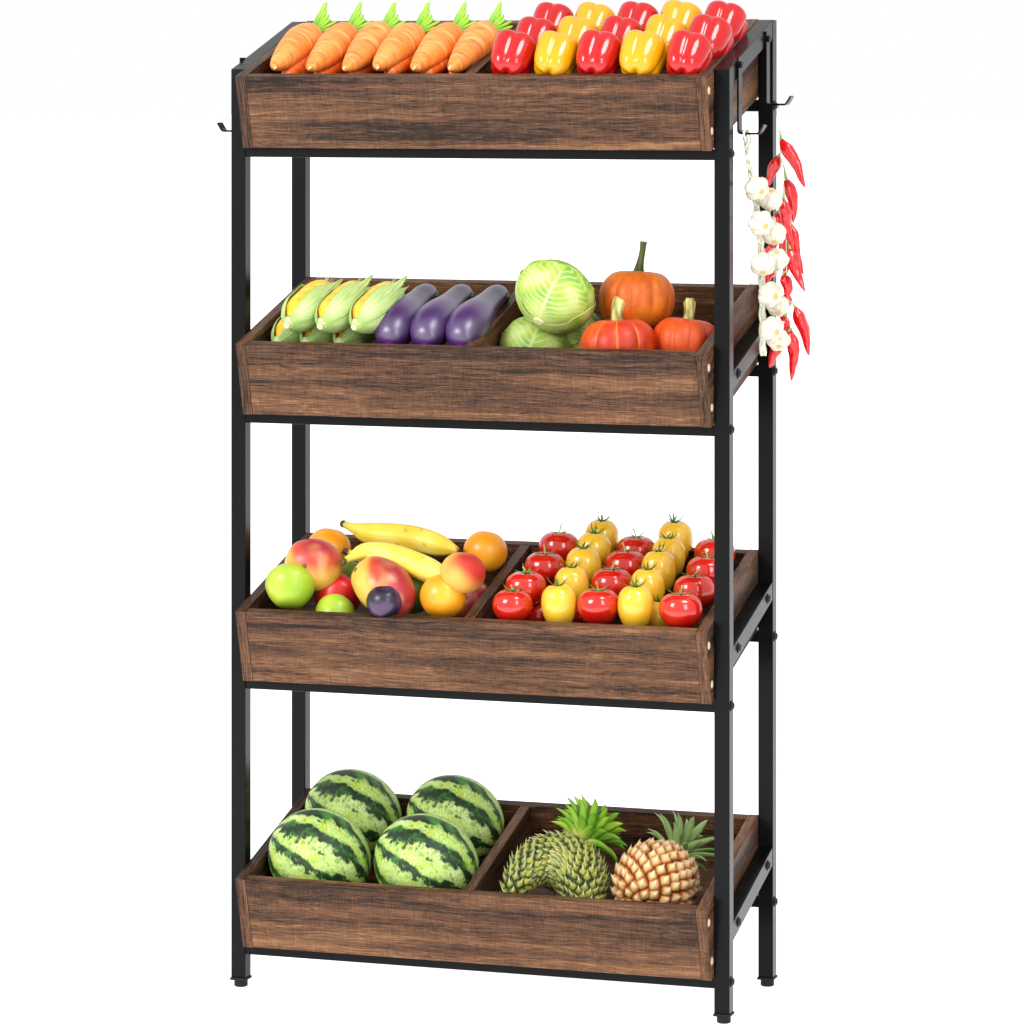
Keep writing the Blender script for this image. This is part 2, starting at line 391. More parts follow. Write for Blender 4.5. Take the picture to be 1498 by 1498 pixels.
def carrot_leaves(root, length):
    mb = MB(); g1, g2 = lin((146, 194, 56)), lin((78, 146, 28))
    # local Y leans up; stalks rise from the crown
    for (dx, dy, L, r) in ((-.16, .36, .080, .0040), (-.20, .30, .064, .0034), (-.28, .24, .056, .0034), (-.36, .18, .048, .003), (-.24, .12, .048, .003), (-.5, .12, .052, .0028), (-.10, .30, .05, .003), (-.6, .0, .046, .0028)):
        p0 = Vector((dx*.02, dy*.012+.001, length*.962)); d = Vector((dx, dy, .62)).normalized(); L = L*.74; r = r*1.18
        p1 = p0+d*L*.5+Vector((0, 0, .002)); p2 = p0+d*L+Vector((dx*.01, .004, 0))
        pr = resamp([p0, p1, p2], 10); rs = [r*(1.15-.35*i/9) for i in range(9)]+[r*.45]
        V, F = tube(pr, rs, 8); C = [mixc(g2, g1, i/len(V)*1.4) for i in range(len(V))]; mb.add(V, F, C)
    return mb.build('stalk', greenstalk, root)
tips = [403, 453.5, 503.5, 553, 606.5, 658]
CLEN = .205
cproto = []
for s_ in (1, 2, 3):
    c = make_carrot(s_, CLEN, .0285); carrot_leaves(c, CLEN); cproto.append(c)
ordn = ['first', 'second', 'third', 'fourth', 'fifth', 'sixth']
for i, x in enumerate(tips):
    P0 = at(1, x, 99.5, .128); P1 = at(1, x+53, 47, .136)
    lab = ('fat orange carrot with green stalks, leftmost of the top layer' if i == 0 else 'fat orange carrot with green stalks, rightmost of the top layer' if i == 5
           else 'fat orange carrot with green stalks, %s from the left in the top layer' % ordn[i])
    place(cproto[i % 3], frame_z(P0, P1-P0, WD, (1, 1, (P1-P0).length/CLEN*1.0)), lab, 'orange carrots in the top crate')
cd2 = make_carrot(9, CLEN, .031, True)
for i, x in enumerate([428, 478, 529, 580, 632, 672]):
    P0 = at(1, x-12, 110, .106); P1 = P0+VD*.2+XD*.010*(0 if i < 5 else -1)
    place(cd2, frame_z(P0, P1-P0, WD, 1, i), 'dark orange carrot of the lower layer, in the %s gap from the left' % ordn[i] if i < 5 else 'darker orange carrot of the lower layer, tucked against the divider', 'orange carrots in the lower layer')

# ---- bell peppers
def pepper_mat(name, c, c2): return pmat(name, c, .24, .25, 9, .10, 60, .06, coat=.6, croug=.04, color2=c2)
pr_ = pepper_mat('red_pepper_skin', (176, 8, 14), (160, 5, 9)); py_ = pepper_mat('yellow_pepper_skin', (212, 152, 8), (200, 136, 6))
pstem = pmat('pepper_stem', (86, 148, 52), .5, .4, 120, .2)
def make_pepper(name, mat, cat):
    root = tag(empty(name), 'x', cat)
    H = .076
    prof = [(0, .004), (.011, .0), (.022, .003), (.0300, .016), (.0336, .038), (.0350, .054), (.0330, .068), (.021, .0765), (.009, .073), (0, .070)]
    def rf(a, t):
        k = .29*(.75+.5*sm(.55, .9, t)+.5*sm(.25, .0, t))
        return 1.06-k*(1-abs(cos(2*a+.25*sin(a)))**.62)+.025*sin(2*a+1)+.02*sin(a)
    def zf(a, t, r): return .003*cos(4*(a-.85))*sm(.35, .9, abs(t-.5)*2)*min(1, r/.01)
    V, F, C = revolve(prof, 72, 40, rf, None, None, zf)
    mb = MB(); mb.add(V, F); mb.build('flesh', mat, root)
    mb = MB(); V, F = tube([(0, 0, .069), (.0005, .001, .078), (.003, .003, .090)], [.0035, .0028, .0036], 10, 8); mb.add(V, F)
    V, F, _ = revolve([(0, .0735), (.006, .0745), (.010, .0735), (.012, .071)], 20, 8, lambda a, t: 1+.15*cos(5*a)*t); mb.add(V, F)
    mb.build('stem', pstem, root); return root
PR = make_pepper('red_bell_pepper', pr_, 'bell pepper'); PY = make_pepper('yellow_bell_pepper', py_, 'bell pepper')
rowsP = [('front', 86, [750, 812, 875, 939, 1006]), ('middle', 64, [783, 843, 907, 970, 1036]), ('back', 42, [808, 868, 932, 994, 1058])]
where = ['nearest the divider', 'second from the divider', 'in the centre', 'second from the right crate wall', 'nearest the right crate wall']
for ri, (rn, py, xs) in enumerate(rowsP):
    for i, x in enumerate(xs):
        y = py + (0, 0, 0, 0, 0)[i]
        c = at(1, x, y, .137)
        ax = (VD*.80+ZD*.62+XD*.10).normalized()
        spin = pi/4+.12+rng.uniform(-.12, .12)
        sc_ = 1.0+rng.uniform(-.02, .03)
        M = frame_z(c-ax*.036*1.0, ax, (0, -1, 0), (sc_*1.06, sc_*1.0, sc_*.94), spin)
        place(PY if i % 2 else PR, M, 'glossy %s bell pepper in the %s row, %s' % ('yellow' if i % 2 else 'red', rn, where[i]), ('yellow' if i % 2 else 'red')+' bell peppers in the top crate')

# ================================================ SECOND CRATE
# ---- corn
huskm = pmat('corn_husk', None, .5, .35, 1, .16, 1, .6, stretch=(260, 260, 9), bdist=.0012)
kern = pmat('corn_kernels', (240, 178, 38), .35, .5, 90, .15, color2=(250, 200, 70))
def make_corn():
    root = tag(empty('corn_ear'), 'x', 'corn')
    L = .215
    # cob with kernels
    prof = [(.004, .016), (.013, .024), (.0242, .05), (.0262, .10), (.0245, .150), (.015, .182), (0, .192)]
    V, F, _ = revolve(prof, 96, 150, lambda a, t: 1+.05*(abs(sin(a*8))**.6)*(abs(sin(t*pi*19+(round(a*8/pi) % 2)*pi/2))**.5)-.02)
    MB().add(V, F).build('cob', kern, root)
    # husk leaves: curved shells over the cob; an open slit faces local +Y / -X
    g1, g2, g3 = lin((184, 204, 134)), lin((122, 162, 62)), lin((208, 218, 168))
    def shell(a0, a1, r0, flare, tipz, k, seed, tipw=.0):
        nu, nv = 18, 44; V = []; C = []; F = []
        for side in (0, 1):
            for j in range(nv):
                t = j/(nv-1); z = .0+tipz*t
                env = sin(min(1, t*2.6)*pi/2)**.75; env *= 1-.42*sm(.6, 1., t)
                rad = (.004+r0*env) + flare*sm(.62, 1., t)**2
                half = (a1-a0)/2*(1-sm(.55, 1.0, t)*(1-tipw)); mid_ = (a0+a1)/2
                for i in range(nu):
                    s = -1+2*i/(nu-1); a = mid_+half*s
                    r = rad+.0011*nz((a*2.5, t*3, seed))+.0012*(1-abs(s))+.0004*sin(a*26+seed)-side*.0007
                    V.append((r*cos(a), r*sin(a), z-.003*abs(s)*t))
                    st_ = .5+.5*sin(a*40+3*nz((a*4, t*2, seed)))
                    c = mixc(g1, g2, sm(.4, 1, st_)*.6+.3*nz((a*2, t*5, seed))+.35*sm(.7, 1, abs(s)))
                    c = mixc(c, g3, sm(.5, .0, t)*.3); c = mixc(c, g2, sm(.16, .0, t)*.8); C.append(c)
        n1 = nu*nv
        for j in range(nv-1):
            for i in range(nu-1):
                q = (j*nu+i, j*nu+i+1, (j+1)*nu+i+1, (j+1)*nu+i); F.append(q); F.append(tuple(n1+x for x in q[::-1]))
            for i in (0, nu-1): F.append((j*nu+i, (j+1)*nu+i, n1+(j+1)*nu+i, n1+j*nu+i))
        for j in (0, nv-1):
            for i in range(nu-1): F.append((j*nu+i, j*nu+i+1, n1+j*nu+i+1, n1+j*nu+i))
        o = MB().add(V, F, C).build('husk_leaf', huskm, root, weld=False); return o
    D0 = pi/2-.38      # middle of the slit
    sg = .50
    shell(D0+sg, D0+sg+2.5, .0262, .004, .200, 0, 1.); shell(D0-sg-2.5, D0-sg, .0265, .002, .212, 0, 2.)
    shell(D0+sg+1.3, D0+sg+4.0, .0278, .010, .206, 0, 3.); shell(D0-sg-1.9, D0-sg-.15, .0285, .006, .222, 0, 4.)
    shell(D0+sg+.1, D0+sg+1.3, .0282, .015, .19, 0, 5., .1); shell(D0-sg-3.2, D0-sg-1.4, .0285, .012, .205, 0, 6.)
    mb = MB(); V, F, _ = revolve([(0, -.008), (.0046, -.008), (.0054, -.006), (.0052, -.001), (.0085, .004), (.011, .01)], 20, 14, lambda a, t: 1+.06*cos(7*a)); mb.add(V, F, lin((178, 184, 136)))
    mb.build('stub', huskm, root)
    mb = MB(); rr = random.Random(3)
    for i in range(26):
        a = rr.uniform(0, 2*pi); r = rr.uniform(0, .009); p0 = Vector((r*cos(a), r*sin(a), .185)); p1 = p0+Vector((r*.3*cos(a), r*.3*sin(a)+rr.uniform(-.002, .003), .018)); p2 = p1+Vector((rr.uniform(-.006, .006), rr.uniform(-.006, .004), .016))
        V, F = tube([p0, p1, p2], [.0007, .0006, .0003], 5, 6); mb.add(V, F, lin((226, 214, 160)))
    mb.build('silk', huskm, root)
    return root
CORN = make_corn()
for i, x in enumerate([413, 462, 512]):
    P0 = at(2, x+8, 474.5+i*1.3, .150); P1 = at(2, x+67, 419+i*1.2, .163)
    place(CORN, frame_z(P0, P1-P0, WD, (1.02, 1.02, (P1-P0).length/.196), (0.25, 0, .0)[i]), ['leftmost ear of corn on the upper layer, in a pale green husk', 'middle ear of corn on the upper layer, yellow kernels showing in its open husk', 'right ear of corn on the upper layer, next to the eggplants'][i], 'ears of corn in the second crate')
for i, x in enumerate([402, 444, 493]):
    P0 = at(2, x+3, 503+i*.6, .108); P1 = P0+VD*.2+XD*.01
    place(CORN, frame_z(P0, P1-P0, WD, (1.0, 1.0, .95), .1), ['lower ear of corn under the leftmost upper ear', 'lower ear of corn under the middle upper ear', 'lower ear of corn under the right upper ear'][i], 'ears of corn in the second crate')
# ---- eggplants
eggm = pmat('eggplant_skin', None, .38, .9, 5, .12, 700, .10, coat=.8, croug=.42)
calm = pmat('eggplant_calyx', (72, 112, 48), .55, .4, 60, .25)
def make_eggplant():
    root = tag(empty('eggplant'), 'x', 'eggplant'); L = .2
    prof = [(0, .0), (.0075, .0), (.019, .007), (.0285, .026), (.0320, .052), (.0295, .085), (.0225, .120), (.0185, .150), (.0175, .175), (.0145, .192), (.008, .200), (0, .202)]
    def cf(a, t, v):
        base = mixc(lin((44, 14, 66)), lin((70, 28, 98)), .5+nz((v[0]*20, v[1]*20, v[2]*10)))
        base = mixc(base, lin((52, 30, 66)), sm(.3, 1, t)*.6)
        return mixc(lin((122, 38, 148)), base, sm(.0, .10, t))
    V, F, C = revolve(prof, 48, 60, lambda a, t: 1+.012*nz((cos(a), sin(a), t*4)), lambda t: (.006*sin(t*pi)-.002, .010*sin(t*pi*.9)), cf)
    MB().add(V, F, C).build('fruit', eggm, root)
    mb = MB(); V, F = tube([(0, 0, .198), (.002, 0, .212), (.008, .001, .224)], [.006, .0042, .0046], 10, 8); mb.add(V, F)
    for i in range(5):
        a = i*2*pi/5+.4; d = Vector((cos(a), sin(a), 0)); o = Vector((.002, .004, 0))
        V, F = blade([Vector((0, 0, .2035))+o*.2, d*.011+Vector((0, 0, .2005))+o*.4, d*.0168+Vector((0, 0, .190))+o*.6, d*.0195+Vector((0, 0, .172+.004*(i % 2)))+o], [.006, .0085, .006, .0003], d+Vector((0, 0, .5)), .0007, 10, -.25); mb.add(V, F)
    mb.build('calyx', calm, root); return root
EGG = make_eggplant()
for i, x in enumerate([571, 623, 675]):
    P0 = at(2, x-3, 503+i*1.2, .116); P1 = at(2, x+60, 431+i*.8, .130)
    place(EGG, frame_z(P0, P1-P0, WD, (1.06, 1.06, (P1-P0).length/.2)), ['dark purple eggplant next to the corn, leftmost of the three', 'dark purple eggplant between the two other eggplants', 'dark purple eggplant lying along the divider, rightmost of the three'][i], 'eggplants in the second crate')
# ---- cabbages
cabm = pmat('cabbage_leaf', None, .42, .4, 60, .10, 90, .25, bdist=.001)
def make_cabbage(R, seed):
    root = tag(empty('cabbage'), 'x', 'cabbage')
    G0, G1, G2, GV = lin((156, 186, 66)), lin((112, 158, 38)), lin((188, 206, 122)), lin((220, 228, 182))
    V, F, C = revolve([(R*.93*sin(x), -R*.93*cos(x)) for x in np.linspace(0, pi, 16)], 40, 16, colf=lambda a, t, v: G1, resample=False)
    MB().add(V, F, C).build('heart', cabm, root)
    rr = random.Random(seed)
    for q in range(7):
        a0 = q*2.4+seed; amax = 2.15-.12*(q % 3); nu, nv = 64, 72; half = 1.22-.04*(q % 2); lay = .955+.011*q
        Vv = []; Cv = []; Fv_ = []
        for side in (0, 1):
            for j in range(nv):
                t = j/(nv-1); ph = .05+amax*t
                for i in range(nu):
                    s = -1+2*i/(nu-1)
                    wdt = half*min(1, (t*3.0+.12)**.6)*math.sqrt(max(0, 1-(max(0, t-.45)/.56)**2.6))
                    # spherical patch around the midrib
                    aa = wdt*s; dirv = Vector((cos(ph)*0, 0, 0))
                    x = sin(ph)*cos(aa); y = sin(aa)*(.35+.65*math.sin(min(ph, pi/2))); z = -cos(ph)*cos(aa*.6)
                    d = Vector((x, y, z)).normalized()
                    mid = math.exp(-(s/(.035*(1.4-t)))**2)*(1-.5*t)
                    best = 9
                    for b_ in range(9):
                        t0 = .02+b_*.10; tt = t0+.34*abs(s)+.10*abs(s)**2+.03*sin(abs(s)*9+b_+q)
                        best = min(best, abs(t-tt))
                    ve = math.exp(-(best/.011)**2)*(1-.5*abs(s))*.9
                    n = nz((x*2.2, y*2.2, z*2.2+q*5+seed)); n2 = nz((x*14, y*14, z*14+q))
                    lift = .020*sm(.8, 1., abs(s))*abs(nz((t*5, s, q)))*1.6+.03*sm(.9, 1, t)*max(0, nz((s*3, q, 1))+.3)
                    r = R*(lay+lift+.010*mid+.006*ve+.012*n+.003*n2)-side*.0007
                    p = d*r; ca, sa = cos(a0), sin(a0)
                    Vv.append((p.x*ca-p.y*sa, p.x*sa+p.y*ca, p.z))
                    c = mixc(G0, G1, sm(-.05, .5, n)+.25*n2); c = mixc(c, G2, sm(.0, -.5, n)*.9); c = mixc(c, lin((214, 226, 140)), sm(.45, .0, t)*.6)
                    c = mixc(c, GV, max(mid*.85, ve*.65)); c = mixc(c, G2, sm(.93, 1, abs(s))*.6); Cv.append(c)
        n1 = nu*nv
        for j in range(nv-1):
            for i in range(nu-1):
                f = (j*nu+i, j*nu+i+1, (j+1)*nu+i+1, (j+1)*nu+i); Fv_.append(f); Fv_.append(tuple(n1+k for k in f[::-1]))
            for i in (0, nu-1): Fv_.append((j*nu+i, (j+1)*nu+i, n1+(j+1)*nu+i, n1+j*nu+i))
        for i in range(nu-1): Fv_.append(((nv-1)*nu+i, (nv-1)*nu+i+1, n1+(nv-1)*nu+i+1, n1+(nv-1)*nu+i))
        MB().add(Vv, Fv_, Cv).build('leaf', cabm, root, weld=False)
    V, F, _ = revolve([(0, -R*1.03), (.008, -R*1.03), (.010, -R*.98), (.013, -R*.9)], 16, 8); MB().add(V, F, lin((220, 226, 170))).build('stalk', cabm, root)
    return root
CAB = make_cabbage(.066, 1.1)
p = at(2, 812, 431, .172)
place(CAB, frame_z(p, (.28, .62, .72), (0, -1, .2), (1.0, 1.0, .86), 1.25), 'pale green cabbage with white veins sitting on top of the two other cabbages', 'green cabbages in the second crate')
p = at(2, 784, 513, .068)
place(CAB, frame_z(p, (.12, .75, .62), (0, -1, .2), (.93, .91, .88), 1.25), 'yellow-green cabbage at the front rim, below the top one', 'green cabbages in the second crate')
p = at(2, 846, 490, .080)
place(CAB, frame_z(p, (.5, .6, .6), (0, -1, .2), .72, 4.2), 'small green cabbage tucked behind, between top cabbage and red pumpkins', 'green cabbages in the second crate')
# ---- pumpkins
pkm = pmat('pumpkin_skin', None, .45, .4, 90, .22, 160, .2)
pks = pmat('pumpkin_stem', None, .6, .3, 150, .3, 200, .4)
def make_pumpkin(cat, R, H, nr, cA, cB, cG, stem, sA, sB, streak=0, dent=.06):
    root = tag(empty('pumpkin'), 'x', cat)
    prof = [(0, -.36*H), (.25*R, -.44*H), (.6*R, -.46*H), (.9*R, -.26*H), (1.0*R, .02*H), (.93*R, .26*H), (.68*R, .45*H), (.35*R, .50*H), (.12*R, .44*H), (0, .42*H)]
    def g(a): return abs(cos(a*nr/2+.5*sin(a)))
    def cf(a, t, v):
        n = nz((v[0]*22, v[1]*22, v[2]*22)); n2 = nz((v[0]*90, v[1]*90, v[2]*40))
        c = mixc(cA, cB, .5+n*1.6+n2*.6); gv = 1-g(a)
        w_ = math.exp(-((1-gv)/.10)**2)
        if streak: c = mixc(c, cG, w_*sm(-.1, .25, nz((a*3, t*3, 5)))*.95)
        else: c = mixc(c, cG, sm(.2, .55, n2)*.16+w_*.12*sm(-.2, .4, n))
        return c
    V, F, C = revolve(prof, 140, 60, lambda a, t: 1-dent*(1-g(a)**.55)-.015*nz((cos(a), sin(a), t*2)), None, cf)
    MB().add(V, F, C).build('shell', pkm, root)
    mb = MB(); V, F = tube(stem[0], stem[1], 20, 26, lambda a: 1+.16*cos(5*a)); C = []
    for v in V: C.append(mixc(sA, sB, .5+1.3*nz((v[0]*120, v[1]*120, v[2]*50))))
    mb.add(V, F, C); mb.build('stem', pks, root); return root
P1_ = make_pumpkin('pumpkin', .0625, .094, 12, lin((214, 116, 20)), lin((196, 88, 14)), lin((222, 156, 70)), ([(0, 0, .037), (0, 0, .048), (-.002, 0, .062), (-.0045, 0, .078), (-.006, 0, .096)], [.017, .0085, .0056, .0046, .0052]), lin((88, 92, 42)), lin((60, 58, 28)), dent=.075)
place(P1_, frame_z(at(2, 932, 440, .138), (.02, .1, 1), (0, -1, 0)), 'large orange pumpkin with a tall thin stem, on top of the red pumpkins', 'pumpkins in the second crate')
P2_ = make_pumpkin('pumpkin', .063, .088, 10, lin((200, 72, 18)), lin((176, 46, 12)), lin((220, 130, 50)), ([(0, 0, .030), (.001, 0, .044), (0, 0, .058), (-.004, -.002, .072), (-.007, -.003, .076)], [.0135, .0092, .0088, .0100, .0098]), lin((198, 188, 118)), lin((110, 108, 52)), streak=1, dent=.07)
place(P2_, frame_z(at(2, 905, 507, .102), (-.05, .0, 1), (0, -1, 0), .97, .35), 'red-orange pumpkin with a stubby stem at the front rim beside the cabbages', 'pumpkins in the second crate')
place(P2_, frame_z(at(2, 1003, 502, .094), (.10, .1, 1), (0, -1, 0), .88, 1.7), 'smaller red-orange pumpkin by the right crate wall', 'pumpkins in the second crate')

# ================================================ THIRD CRATE
# ---- tomatoes
tr_ = pmat('red_tomato_skin', (188, 20, 12), .17, .5, 12, .10, coat=.5, croug=.04, color2=(196, 40, 18))
ty_ = pmat('yellow_tomato_skin', (230, 184, 48), .2, .5, 12, .10, coat=.5, croug=.05, color2=(228, 174, 40))
tcal = pmat('tomato_calyx', None, .55, .3, 80, .2)
def make_tomato(name, mat, prof, lob, cal, seed):
    root = tag(empty(name), 'x', 'tomato')
    V, F, C = revolve(prof, 48, 36, lambda a, t: 1+lob*cos(5*a+seed)*sm(.4, 1, t)+.01*sin(2*a))
    MB().add(V, F).build('fruit', mat, root)
    mb = MB(); rr = random.Random(seed); zt = prof[-1][1]; n = cal['n']
    for i in range(n):
        a = 2*pi*i/n+rr.uniform(-.25, .25); d = Vector((cos(a), sin(a), 0)); L = cal['L']*rr.uniform(.8, 1.15); u = cal['up']*rr.uniform(.3, 1.3)
        V, F = blade([d*.001+Vector((0, 0, zt+.001)), d*L*.4+Vector((0, 0, zt+.0035)), d*L*.8+Vector((0, 0, zt+.003+u*.5)), d*L*1.05+Vector((0, 0, zt+.002+u*1.3))], [.0014, .0020, .0013, .0002], (0, 0, 1), .0004, 8, .3); mb.add(V, F, cal['c'])
    V, F = tube([(0, 0, zt), (.0008, 0, zt+.006), (cal['s']*.4, .001, zt+cal['s'])], [.0018, .0011, .0013], 7, 7); mb.add(V, F, cal['c2'])
    mb.build('calyx', tcal, root); return root
redp = [(0, .002), (.012, .0), (.024, .006), (.0325, .020), (.0340, .031), (.0300, .044), (.0190, .0525), (.008, .0515), (0, .0495)]
yelp = [(0, .0), (.010, .001), (.020, .008), (.0270, .024), (.0285, .040), (.0255, .055), (.0160, .0655), (.007, .0655), (0, .0635)]
TRa = make_tomato('red_tomato', tr_, redp, .035, dict(n=6, L=.022, up=.007, c=lin((98, 130, 48)), c2=lin((150, 176, 84)), s=.017), 3)
TRb = make_tomato('red_tomato', tr_, redp, .03, dict(n=8, L=.018, up=.009, c=lin((92, 150, 62)), c2=lin((150, 190, 100)), s=.013), 8)
TYa = make_tomato('yellow_tomato', ty_, yelp, .02, dict(n=7, L=.018, up=.010, c=lin((70, 116, 30)), c2=lin((96, 136, 50)), s=.012), 5)
cols = [('R', [(750, 886, .122), (769, 861, .130), (797, 832, .128), (818, 803, .126)], 'red column beside the divider'),
        ('Y', [(818, 886, .122), (836.5, 858, .124), (854, 832, .124), (868.5, 809, .124), (880.5, 790, .124)], 'left yellow column'),
        ('R', [(875.5, 888, .120), (895, 857, .118), (915, 831, .116), (930.5, 808, .114)], 'middle red column'),
        ('Y', [(930, 889, .122), (947.5, 862, .122), (964, 836, .122), (978, 815, .122), (988.5, 794, .122)], 'right yellow column'),
        ('R', [(996, 894, .122), (1016, 866, .120), (1034, 838, .118), (1046, 813, .112)], 'red column by the right wall')]
pos = ['nearest the front rim', 'second from the front', 'third from the front', 'fourth from the front', 'last at the back wall']
for kind, pts, cn in cols:
    for i, (x, y, wl) in enumerate(pts):
        pr2 = TYa if kind == 'Y' else (TRb if cn == 'red column beside the divider' and i < 2 else TRa)
        hh = .034 if kind == 'Y' else .0265
        c = at(3, x, y, wl+.008); ax = Vector((rng.uniform(-.05, .05), rng.uniform(-.04, .06), 1)).normalized(); s_ = 1+rng.uniform(-.03, .03)
        lastp = 'hindmost at the back wall' if i == len(pts)-1 else pos[i]
        place(pr2, frame_z(c-ax*hh, ax, (0, -1, 0), s_*(1.0 if kind == 'Y' else .99), rng.uniform(0, 6)), '%s tomato in the %s, %s' % ('oval yellow' if kind == 'Y' else 'round red', cn, lastp), ('yellow' if kind == 'Y' else 'red')+' tomatoes in the third crate')
for x, y, kk, lab in ((784, 903, 'R', 'red tomato low between the two leftmost front tomatoes'), (846, 902, 'R', 'red tomato low in the gap left of the middle front red tomato'), (961, 912, 'Y', 'yellow tomato low in the gap left of the rightmost front red tomato')):
    c = at(3, x, y+6, .088)
    place(TYa if kk == 'Y' else TRa, frame_z(c-Vector((0, 0, .026))+VD*.02, (0, 0, 1), (0, -1, 0), .9), lab, 'tomatoes of the lower layer')
# ---- round fruit
def fruit(name, cat, prof, mat, colf, label, P, axis, spin=0, scale=1, group=None, radf=None, offs=None, extra=None, n=64, m=48):
    root = tag(empty(name, frame_z(P, axis, (0, -1, .01), scale, spin)), label, cat, group)
    V, F, C = revolve(prof, n, m, radf, offs, colf); MB().add(V, F, C).build('flesh', mat, root)
    if extra: extra(root)
    return root
def sph(R, H, top=.0, bot=.0, k=14):
    out = []
    for x in np.linspace(0, pi, k):
        r = R*sin(x); z = -H*cos(x); z -= top*R*math.exp(-(r/(.28*R))**2)*(x > pi/2); z += bot*R*math.exp(-(r/(.28*R))**2)*(x < pi/2); out.append((r, z))
    return out
orm = pmat('orange_peel', None, .35, .5, 30, .06, 700, .22, coat=.1, bdist=.0006)
smf = pmat('smooth_fruit_skin', None, .36, .45, 120, .14, 260, .06, coat=.12, croug=.25)
fuzz = pmat('peach_skin', None, .55, .3, 60, .08, 900, .08)
def scar(c, z, r=.0035):
    def f(root):
        V, F, _ = revolve([(0, z+.0012), (r*.6, z+.0016), (r, z+.0008), (r*1.15, z-.0015)], 14, 8); MB().add(V, F, c).build('stem_scar', pks, root)
    return f
def oc(a, t, v):
    return mixc(lin((250, 176, 40)), lin((240, 150, 24)), .5+nz((v[0]*30, v[1]*30, v[2]*30))*1.2+.3*sm(.7, 1, t))
og = 'oranges in the third crate'
def orange(x, y, r, wl, lab, ax=(.1, .3, 1)):
    return fruit('orange', 'orange', sph(r, r*.95, .08, .03), orm, oc, lab, at(3, x, y, wl), ax, group=og, extra=scar(lin((120, 140, 60)), r*.95-r*.08, .003))
orange(481, 803, .037, .150, 'orange half hidden behind the left mango and the upper banana, at the back left')
orange(710, 807, .0365, .140, 'orange at the back right, behind the peach and beside the divider')
orange(648, 873, .0375, .132, 'smooth orange at the front rim near the divider, below the peach', (.2, .6, .7))
# peach
def pc(a, t, v):
    n = nz((v[0]*25, v[1]*25, v[2]*25)); f = v[2]/.036*.6 - v[0]/.036*.55 + n*.6
    return mixc(lin((228, 172, 80)), lin((180, 44, 34)), sm(-.25, .65, f))
fruit('peach', 'peach', sph(.0365, .034, .12, .02), fuzz, pc, 'red and yellow peach resting above the front orange', at(3, 677, 838, .168), (.15, .0, 1), spin=0, radf=lambda a, t: 1-.07*math.exp(-(((a-5.3+pi) % (2*pi)-pi)/.22)**2)*sm(.2, .8, t))
# apples
def gc(a, t, v):
    n = nz((v[0]*28, v[1]*28, v[2]*28)); return mixc(lin((126, 168, 30)), lin((164, 186, 52)), .5+n*1.3)
applef = [(0, -.026), (.008, -.031), (.018, -.0305), (.030, -.018), (.0385, .001), (.037, .016), (.028, .028), (.015, .033), (.006, .029), (0, .022)]
def stemf(z):
    def f(root):
        V, F = tube([(0, 0, z-.010), (.001, 0, z-.001), (.003, .001, z+.006)], [.0012, .001, .0014], 7, 6); MB().add(V, F, lin((96, 72, 40))).build('stem', pks, root)
    return f
fruit('green_apple', 'apple', [(0, -.0315), (.010, -.0312), (.021, -.0275), (.032, -.015), (.0385, .001), (.037, .016), (.028, .028), (.015, .033), (.006, .029), (0, .022)], smf, gc, 'bright green apple at the front left corner against the crate wall', at(3, 425.5, 860, .142), (-.18, .55, .8), scale=(1.05, 1.05, 1.04), group='green apples in the third crate', radf=lambda a, t: 1+.03*cos(a-1), extra=stemf(.026))
fruit('green_apple', 'apple', applef, smf, gc, 'green apple low at the front rim, only its top showing below the red apple', at(3, 489, 900, .100), (.1, .9, .4), scale=.86, group='green apples in the third crate', extra=stemf(.026))
fruit('green_apple', 'apple', applef, smf, lambda a, t, v: mixc(gc(a, t, v), lin((60, 120, 24)), .6), 'dark green apple glimpsed between the lower banana and the front mango', at(3, 604, 868, .112), (.1, .6, .6), scale=.95, group='green apples in the third crate', extra=stemf(.026))
fruit('green_apple', 'apple', applef, smf, lambda a, t, v: mixc(gc(a, t, v), lin((60, 120, 24)), .6), 'dark green apple glimpsed under the banana stems between the two mangoes', at(3, 516, 850, .112), (.1, .6, .6), scale=.8, group='green apples in the third crate', extra=stemf(.026))
def rc(a, t, v):
    n = nz((v[0]*28, v[1]*28, v[2]*28)); return mixc(lin((186, 8, 20)), lin((210, 30, 34)), .5+n*1.3)
fruit('red_apple', 'apple', applef, smf, rc, 'deep red apple between the two mangoes, above the low green apple', at(3, 492, 873, .108), (.3, .7, .6), scale=1.0, extra=stemf(.026))
